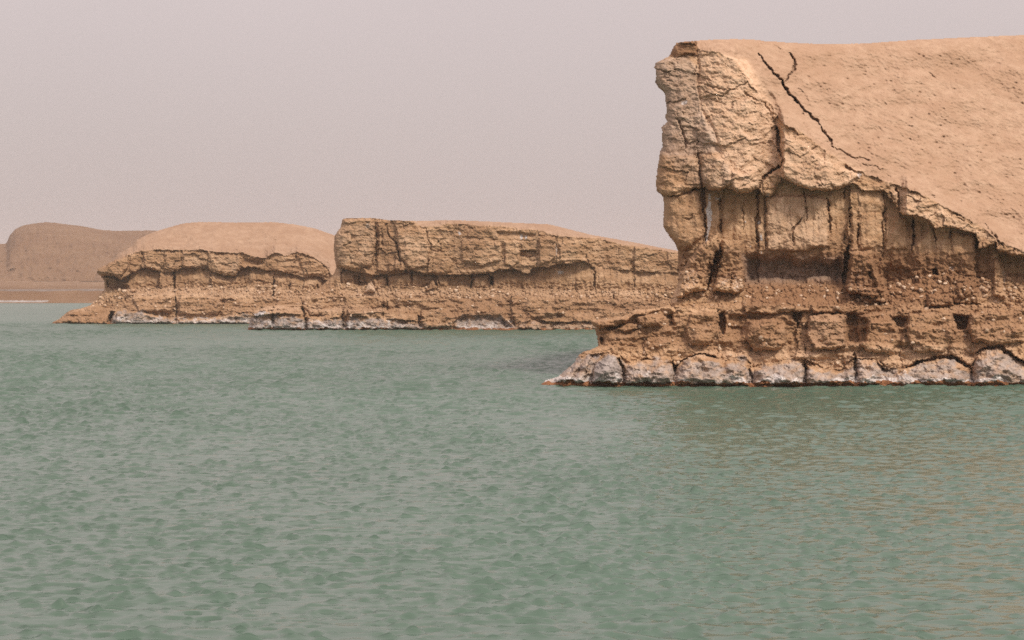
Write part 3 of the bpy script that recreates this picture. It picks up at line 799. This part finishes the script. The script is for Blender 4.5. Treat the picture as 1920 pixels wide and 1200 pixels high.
# ---- the middle one
MID = dict(
    name='rock_cliff', label='long pale cliff in the middle with a flat top and a squared left corner',
    D=137.5, seed=31, grain=.62, soft=.6, ck=.62, wl=619.5, mat=ROCK_FAR, base=(-4.0, 144.0, 0.0), back=70, knob=11, strata=1.5, stones=230, warp=1.6, tilt=.1,
    xs=xgrid(456, 1300, 1.0, 1500), ys=np.arange(402, 634, 1.0),
    sky=P('640,411 647,409 675,408 697,408 726,412 780,414 840,412 900,414 960,417 1030,420 1070,430 1110,440 1150,447 1190,454 1230,462 1268,469 1330,485 1420,520 1500,560'),
    sil='641,411 647,409 675,408 697,408 726,412 780,414 840,412 900,414 960,417 1030,420 1070,430 1110,440 1150,447 1190,454 1230,462 1268,469 1330,485 1420,520 1500,560 1500,640 450,640 464,619 468,600 473,588 480,581 500,574 515,572 560,571 575,552 600,538 615,524 626,512 630,501 627,488 625,464 627,442 631,435 638,426 640,418',
    left=P('641,405 640,418 638,426 631,435 627,442 625,464 627,488 632,501 626,512 600,538 575,552 560,571 500,574 473,588 464,619'),
    S=P('560,400 641,409 700,406 726,408 770,410 782,420 792,426 820,424 840,418 870,420 900,424 940,424 980,430 1010,432 1040,442 1090,446 1120,446 1150,454 1170,460 1200,462 1268,474 1500,565'),
    O=P('560,520 630,500 660,508 700,516 726,514 752,506 772,506 798,515 840,516 866,516 884,514 916,513 936,506 962,504 980,512 990,514 1000,502 1016,500 1030,502 1046,494 1070,495 1094,490 1110,500 1200,510 1268,512 1500,590'),
    W=P('456,560 560,560 640,532 700,535 760,537 830,540 900,540 960,540 1050,545 1120,545 1200,545 1268,545 1500,600'),
    L=P('456,575 500,570 600,555 700,556 800,560 900,560 960,554 1100,560 1200,565 1500,604'),
    B=P('456,600 480,592 520,588 556,590 575,596 640,596 660,592 780,602 800,604 850,606 862,592 900,588 940,590 962,608 990,602 1000,598 1030,604 1110,603 1500,612'),
    over=P('560,6 640,10 720,14 760,20 850,16 900,24 960,20 1040,26 1090,20 1120,3 1500,2'),
    profile=dict(B=16, L=42, wall=84, slope=3.2, crust=.12, lip=-7, round=20),
    turn=26, turn_depth=34, salt_top=22, damp_top=4.0, grayx=P('460,1 660,1 790,.8 800,.25 850,.25 860,.9 960,.9 970,.4 1500,.5'), gray=1.0, salt=.66,
    splits={4: [703, 742, 808, 872, 943, 1010, 1045, 1098, 1190], 3: [640, 728, 772, 820, 885, 917, 980, 1030, 1115, 1189], 2: [640, 760, 880, 1000, 1115, 1190], 1: [566, 645, 720, 800, 960, 1060, 1150], 0: [572, 645, 790, 850, 962]},
    blocks=[
        ('crust_block', '640,412 697,410 704,440 704,470 696,500 660,506 630,498 626,465 628,442', 12, 3.78),
        ('crust_block', '706,412 724,414 742,455 750,486 752,504 726,512 706,508 710,450', 5.25, 3.36),
        ('crust_block', '744,430 790,428 800,450 806,470 800,500 770,504 752,486 744,450', 9, 3.36),
        ('crust_block', '810,472 836,474 850,490 840,514 800,512 804,480', 6.75, 2.94),
        ('crust_block', '864,452 915,450 940,455 940,488 900,500 866,490', 6, 3.36),
        ('crust_block', '946,452 974,452 974,490 960,502 946,494', 6, 2.52),
        ('crust_block', '1010,445 1042,447 1042,485 1012,498', 6, 2.52),
        ('crust_block', '1048,456 1082,452 1090,488 1050,490', 3.75, 2.52),
        (None, '930,432 970,434 1010,438 1000,448 934,446', -5, 4), (None, '972,468 1006,468 1006,484 974,484', -7, 3),
        ('clay_slab', '728,518 770,510 770,536 730,538', 6, 5), ('clay_slab', '888,518 914,516 914,538 888,538', 5, 5),
        ('buttress', '808,524 812,522 824,540 796,546', 14, 6), ('buttress', '680,500 700,512 712,540 690,548', 12, 8), ('buttress', '730,490 756,490 760,512 724,518', 12, 7),
        (None, '660,512 704,516 706,536 664,538', -14, 7), (None, '836,520 880,518 882,536 840,538', -8, 6), (None, '918,516 926,516 926,536 918,534', -22, 3),
        ('shore_rock', '470,619 472,592 482,586 500,582 515,582 568,586 572,606 572,619', 18, 5.6),
        ('shore_rock', '576,619 576,592 640,590 643,619', 18, 6.4),
        ('shore_rock', '648,619 650,592 668,584 720,582 770,588 782,600 790,619', 18, 7.2),
        ('ledge_block', '476,578 513,573 514,582 490,584 472,592', 13.5, 3.2), ('ledge_block', '520,577 560,577 566,590 520,588', 13.5, 4), ('ledge_block', '578,580 638,580 640,592 580,592', 13.5, 4), ('ledge_block', '650,580 720,577 722,586 654,590', 12, 4),
        ('ledge_block', '790,582 830,578 852,595 848,612 800,616 786,608', 15, 6.4),
        (None, '782,588 798,597 782,606', -20, 4), (None, '856,598 868,588 900,587 940,589 962,612 960,618 860,618', -18, 7),
        ('shore_rock', '970,618 974,602 995,597 1012,606 1016,618', 15, 5.6), ('ledge_block', '990,560 1060,556 1060,590 1000,596 980,580', 10.5, 8),
    ],
    cracks=[
        ('703,412 706,450 703,500', 3, 20), ('724,416 728,440 742,455 748,480 752,504', 3, 22), ('716,425 718,470', 2.4, 14), ('800,426 801,448', 3, 16), ('800,448 808,458 808,470 838,471', 2.4, 14),
        ('818,448 826,460 826,470', 2.6, 14), ('943,448 942,490', 1.8, 9), ('974,470.5 1004,470.5', 2.6, 16), ('974,480.5 1004,480.5', 2.6, 16), ('970,451 1014,452', 2, 8),
        ('772,506 772,526', 4, 24), ('885,514 886,526 882,538', 4, 26), ('917,514 919,534', 4.4, 28), ('820,526 828,540', 3, 18), ('1115,510 1114,535 1117,549', 3.6, 22), ('1189,512 1190,546', 2.6, 16), ('1098,472 1100,486 1116,512', 2.6, 14),
        ('860,505 866,514', 3, 10), ('726,515 728,540', 4, 22), ('700,530 702,546', 4.4, 26), ('672,516 673,540', 4, 18), ('565,560 568,580 573,600', 4.4, 28), ('569,575 573,606', 4, 24), ('643,585 643,619', 4.6, 30), ('512,573 514,580', 4, 16), ('512,590 511,612', 5, 20), ('482,592 478,612', 4, 16),
        ('476,592 490,586 512,590 530,590', 3, 14), ('725,560 726,590', 3, 16), ('1034,530 1034,552', 3, 16), ('950,566 960,569', 4, 20), ('740,575 750,578', 4, 16), ('715,571 725,576', 4, 16), ('852,590 855,606', 2.6, 14), ('962,588 966,616', 2.4, 12), ('1149,548 1150,566', 4, 20),
        
    ],
    stains_and_light=[
        ('salt', '976,441 980,441 979,449 975,449', 1.2, 1.2), ('salt', '984,441 988,441 988,448 985,448', 1.2, 1.2), ('salt', '857,433 862,435 865,440 860,441', 1.0, 1.2), ('salt', '1041,458 1045,458 1044,480 1041,480', .6, 1.5), ('salt', '1044,508 1058,508 1058,514 1045,514', .7, 1.5),
        ('salt', '684,420 694,418 694,428 684,428', .5, 3), ('salt', '475,589 492,583 510,586 496,592 480,596', .8, 2), ('red', '640,560 960,560 1268,560 1268,600 1000,598 640,590', .35, 10), ('pale', '480,572 560,574 720,576 720,588 480,584', .5, 5),
        ('pale', '630,425 700,420 700,490 632,490', .35, 8), ('pale', '746,440 800,440 800,500 750,500', .35, 8), ('pale', '640,542 1200,545 1200,556 640,556', .4, 5), ('red', '462,614 960,617 462,622', .6, 3),
    ],
)

# ---- the left one, farther back
LEFT = dict(
    name='rock_cliff', label='dome-topped cliff on the left whose snout juts out above a flat tan slab',
    D=162.0, seed=53, grain=.6, soft=.6, ck=.62, wl=607.3, mat=ROCK_FAR, base=(-29.0, 170.0, 0.0), back=80, knob=13, strata=1.4, stones=200, warp=1.6, tilt=.1,
    xs=xgrid(88, 700, 1.0), ys=np.arange(410, 620, 1.0),
    sky=P('180,508 192,499 216,486 224,474 249,460 257,449 275,440 293,433 312,427 330,422 345,418 372,416 418,416 440,417 477,416 513,416 550,420 587,427 623,439 660,455 700,480'),
    sil='181,508 183,503 192,499 216,486 220,476 224,474 249,460 257,449 275,440 293,433 312,427 330,422 345,418 372,416 418,416 440,417 477,416 513,416 550,420 587,427 623,439 660,455 700,480 700,625 80,625 97,607 99,603 110,598 125,585 132,581 150,578 169,572 174,567 187,552 196,541 194,526 189,519 181,512',
    left=P('224,410 224,474 192,499 181,508 189,519 194,526 196,541 187,552 174,567 169,572 132,581 110,598 97,607'),
    S=P('88,520 180,506 200,494 226,484 242,477 268,470 299,469 336,470 378,469 409,474 437,475 455,474 473,481 495,485 517,473 535,481 557,473 587,482 614,501 620,515 700,530'),
    O=P('88,520 180,514 190,518 213,517 226,525 250,510 272,502 299,510 327,510 341,503 387,501 396,508 422,517 442,517 451,503 473,500 492,506 530,510 560,518 572,521 594,517 616,526 700,540'),
    W=P('88,560 180,540 240,544 330,540 420,537 480,534 540,540 600,545 700,550'),
    L=P('88,585 170,572 215,574 240,552 330,550 420,550 480,556 520,560 600,565 700,570'),
    B=P('88,600 130,590 206,600 212,583 240,582 260,580 300,592 330,600 400,598 440,585 470,588 700,596'),
    over=P('88,10 180,20 226,24 260,8 330,10 450,16 500,12 560,12 620,14 700,6'),
    profile=dict(B=16, L=40, wall=80, slope=2.3, crust=.15, lip=-6, round=40),
    turn=24, turn_depth=34, salt_top=17, damp_top=2.0, grayx=P('88,0 204,0 212,.9 700,.9'), gray=1.0, salt=.70,
    splits={4: [240, 268, 308, 340, 390, 451, 495, 557], 3: [240, 300, 327, 396, 450, 513, 570], 2: [240, 329, 420, 513], 1: [215, 329, 420, 513], 0: [206, 329, 440]},
    blocks=[
        ('snout', '181,508 192,499 226,485 242,478 240,505 224,522 210,514 188,516', 10.5, 3.36),
        ('crust_block', '244,478 264,474 266,492 256,512 242,508', 3, 2.52),
        ('crust_block', '269,474 306,472 307,496 299,508 272,500', 3.375, 2.52), ('crust_block', '310,472 338,472 340,500 326,508 310,498', 3, 2.52),
        ('crust_block', '343,473 386,473 388,498 343,502', 3.375, 2.52), ('crust_block', '393,477 450,478 449,500 440,516 420,514 396,504', 4.125, 2.94),
        ('crust_block', '500,488 530,480 556,484 556,510 520,512 500,500', 3, 2.94), ('crust_block', '560,480 590,486 614,505 618,522 596,514 570,518', 3.75, 2.94),
        (None, '452,480 495,488 494,500 455,500', -8, 6), (None, '194,520 226,526 240,535 236,545 200,540', -14, 6),
        ('shore_slab', '97,607 110,598 126,585 136,579 180,576 214,579 200,607', 12, 8),
        (None, '200,606 210,584 216,584 208,607', -24, 3),
        ('shore_rock', '216,607 218,586 250,582 275,588 312,594 326,606', 12, 5.6), ('shore_rock', '334,607 334,598 380,596 410,594 440,590 464,594 464,607', 10.5, 4.8), ('shore_rock', '428,596 436,584 458,582 468,594', 9, 4),
        ('ledge_block', '334,556 400,553 420,570 410,590 336,590', 9, 6.4), ('ledge_block', '245,556 324,555 324,586 260,584', 9, 6.4),
    ],
    cracks=[
        ('268,472 269,500', 2, 8), ('308,474 309,498', 2, 8), ('340,474 340,500', 2, 8), ('389,480 390,500 398,508', 2, 8), ('272,501 299,510', 2.6, 14), ('310,498 322,505', 2.6, 12), ('327,506 327,548', 4, 30), ('329,556 331,580 330,606', 4, 26), ('396,515 399,522', 4, 18), ('402,538 400,548', 4, 20),
        ('513,519 514,540 511,561', 5, 34), ('566,565 571,580 574,602', 4.4, 28), ('555,475 554,500', 3, 16), ('274,586 300,593 312,592', 3, 16), ('232,555 235,564', 5, 22), ('200,606 210,586', 5, 26), ('250,582 256,588', 4, 16), ('270,582 280,592', 3, 16),
        ('185,517 215,520 240,530', 4, 14), ('480,525 500,530', 3, 12), ('543,530 544,545', 3.5, 18), ('595,525 596,545', 3, 16),
    ],
    stains_and_light=[('red', '100,608 130,580 212,580 200,608', .3, 3), ('red', '96,603 200,604 200,610 96,610', .7, 2), ('pale', '240,540 500,538 600,548 600,560 240,556', .45, 5), ('pale', '345,476 386,476 386,500 345,500', .3, 5), ('pale', '396,480 448,480 448,512 400,510', .4, 5), ('red', '230,560 520,565 600,570 600,590 230,586', .35, 6), ('salt', '340,548 470,540 470,552 340,552', .32, 4)],
)

make_water()
near_o = cliff(NEAR)
mid_o = cliff(MID)
left_o = cliff(LEFT)

# ------------------------------------------------------------------ far shore and hills
def make_far():
    m = rock_material('distant_clay', .12, .62)
    # ground sheet: flat desert behind the lake, out to the horizon
    bands = [(0, 372, -.6), (0, 385, -.1), (0, 391, .35), (1, 393, 1.05), (1, 396, 2.3), (1, 397, 2.62), (1, 398.5, 2.95), (1, 440, 3.3), (1, 470, 4.4), (1, 520, 5.2), (1, 640, 6.0), (1, 900, 6.5), (1, 2000, 7), (1, 7000, 9)]
    xs = np.concatenate([-np.geomspace(6000, 170, 20), np.arange(-165, 120, 1.3), np.geomspace(121, 6000, 26)])
    rows = []
    for j, (fl, y, z) in enumerate(bands):
        n = fbm(xs / 14.0, np.full(xs.shape, j * .12), 90, 4)
        n2 = fbm(xs / 3.0, np.full(xs.shape, j * .3), 93, 3) * .5
        rows.append(np.stack([xs, y + 2.5 * n + (.9 * n2 if j < 6 else 0), z + (.12 * n + .10 * n2) * (j > 1) * max(z, .3) * .6], 1))
    V = np.concatenate(rows); nx = len(xs)
    i = np.arange((len(bands) - 1) * nx).reshape(-1, nx)[:, :-1].ravel()
    Q = np.stack([i, i + 1, i + nx + 1, i + nx], 1)
    a = {n: np.zeros(len(V), np.float32) for n in ('sand', 'gray', 'salt', 'damp', 'red', 'pale')}
    rowid = np.repeat(np.arange(len(bands)), nx)
    xx = V[:, 0]
    a['salt'][:] = ((rowid == 2) & (xx > -140) & (xx < -104.5)) * .8
    a['red'][:] = np.where((rowid >= 2) & (rowid <= 7), .6, .35)
    a['sand'][:] = np.where(rowid >= 8, .5, 0)
    a['gray'][:] = np.where(rowid == 6, .9, 0)
    o = new_mesh('ground', V, Q, m, None, None, a)
    o['kind'] = 'structure'
    # the hill behind the flats
    prof = P('-260,470 -160,462 -60,455 0,457 11,457 18,442 29,429 46,422 70,418 92,416.5 117,420 147,423 174,429 211,433 284,432 350,436 420,440 520,450 640,462 800,480 1000,500')
    def hill(name, D, prof, x0, x1, y_foot, seed, back):
        px = np.arange(x0, x1, 2.0)
        top = line(prof, px) + .8 * fbm(px / 9, px * 0, seed, 3)
        T = np.concatenate([np.linspace(0, 1, 70), 1 + np.linspace(.05, 1, 8)])
        rows = []
        for t in T:
            if t <= 1:
                y = y_foot + (top - y_foot) * t
                d = D + (100 * t + 40 * t ** 8) + 4 * fbm(px / 60, np.full(px.shape, t * 2.0), seed + 1, 3) * (1 - t * .6) + 5.0 * fbm(px / 13, np.full(px.shape, t * 8.0), seed + 2, 5) * .6
                rows.append(np.stack([(px - 960) / F * d, d, CZ - (y - HY) / F * d], 1)); last = rows[-1]
            else:
                q = last.copy(); q[:, 1] += back * (t - 1); q[:, 2] *= 1 - (t - 1) ** 2; rows.append(q)
        V = np.concatenate(rows); nx = len(px)
        i = np.arange((len(T) - 1) * nx).reshape(-1, nx)[:, :-1].ravel()
        Q = np.stack([i, i + 1, i + nx + 1, i + nx], 1)
        a = {n: np.zeros(len(V), np.float32) for n in ('sand', 'gray', 'salt', 'damp', 'red', 'pale')}
        a['sand'] += .0; a['red'] += .6
        o = new_mesh(name, V, Q, m, None, None, a)
        o['kind'] = 'structure'
        return o
    hill('hills', 560, prof, -40, 900, 527, 101, 260)
    hill('hills', 900, P('-600,490 -300,470 -100,458 0,457 14,460 60,480 200,500'), -600, 200, 529, 107, 300)
make_far()

# ------------------------------------------------------------------ the pale fallen boulder under the middle cliff
def fallen_boulder():
    import bmesh
    bm = bmesh.new()
    D = 137.5 + 48 * 137.5 / F
    k = D / F
    c = ((694 - 960) * k, D, CZ - (547 - HY) * k)
    pts = [(-9, 0, 0), (11, -2, 0), (9, 9, 0), (-7, 10, 0), (-8.5, 1, 3), (10, -1, 4), (8, 9, 4), (-6, 9, 3), (-3, 1, 15), (2, 0, 20), (5, 5, 13), (0, 6, 16), (-5, 3, 8), (7, 2, 9), (1, -4, 6)]
    vs = [bm.verts.new((a * k, b * k, z * k)) for a, b, z in pts]
    bmesh.ops.convex_hull(bm, input=vs)
    bmesh.ops.subdivide_edges(bm, edges=bm.edges[:], cuts=1, use_grid_fill=True)
    rs = np.random.RandomState(3)
    for v in bm.verts: v.co += Vector(rs.normal(0, .5 * k, 3).tolist())
    me = bpy.data.meshes.new('boulder'); bm.to_mesh(me); bm.free()
    a = me.attributes.new('pale', 'FLOAT', 'POINT'); a.data.foreach_set('value', np.ones(len(me.vertices), np.float32))
    a = me.attributes.new('salt', 'FLOAT', 'POINT'); a.data.foreach_set('value', np.full(len(me.vertices), .36, np.float32))
    me.materials.append(ROCK_FAR)
    o = bpy.data.objects.new('boulder', me)
    o.location = c
    COL.objects.link(o)
    o['label'] = 'pale pointed boulder lying on the ledge of the middle cliff'; o['category'] = 'boulder'
fallen_boulder()

# ------------------------------------------------------------------ dusty air
def haze():
    x0, x1, y0, y1, z0, z1 = -1500, 1500, -120, 1500, -6, 46
    V = [(x, y, z) for x in (x0, x1) for y in (y0, y1) for z in (z0, z1)]
    Q = [(0, 1, 3, 2), (4, 6, 7, 5), (0, 4, 5, 1), (2, 3, 7, 6), (0, 2, 6, 4), (1, 5, 7, 3)]
    m = bpy.data.materials.new('dusty_air'); m.use_nodes = True
    nt = m.node_tree; nt.nodes.clear()
    o = nt.nodes.new('ShaderNodeOutputMaterial'); v = nt.nodes.new('ShaderNodeVolumePrincipled')
    v.inputs['Color'].default_value = (.90, .84, .82, 1)
    v.inputs['Density'].default_value = 0.00030
    nt.links.new(v.outputs['Volume'], o.inputs['Volume'])
    ob = new_mesh('haze', V, Q, m, None, None, None, False)
    ob['kind'] = 'stuff'
haze()
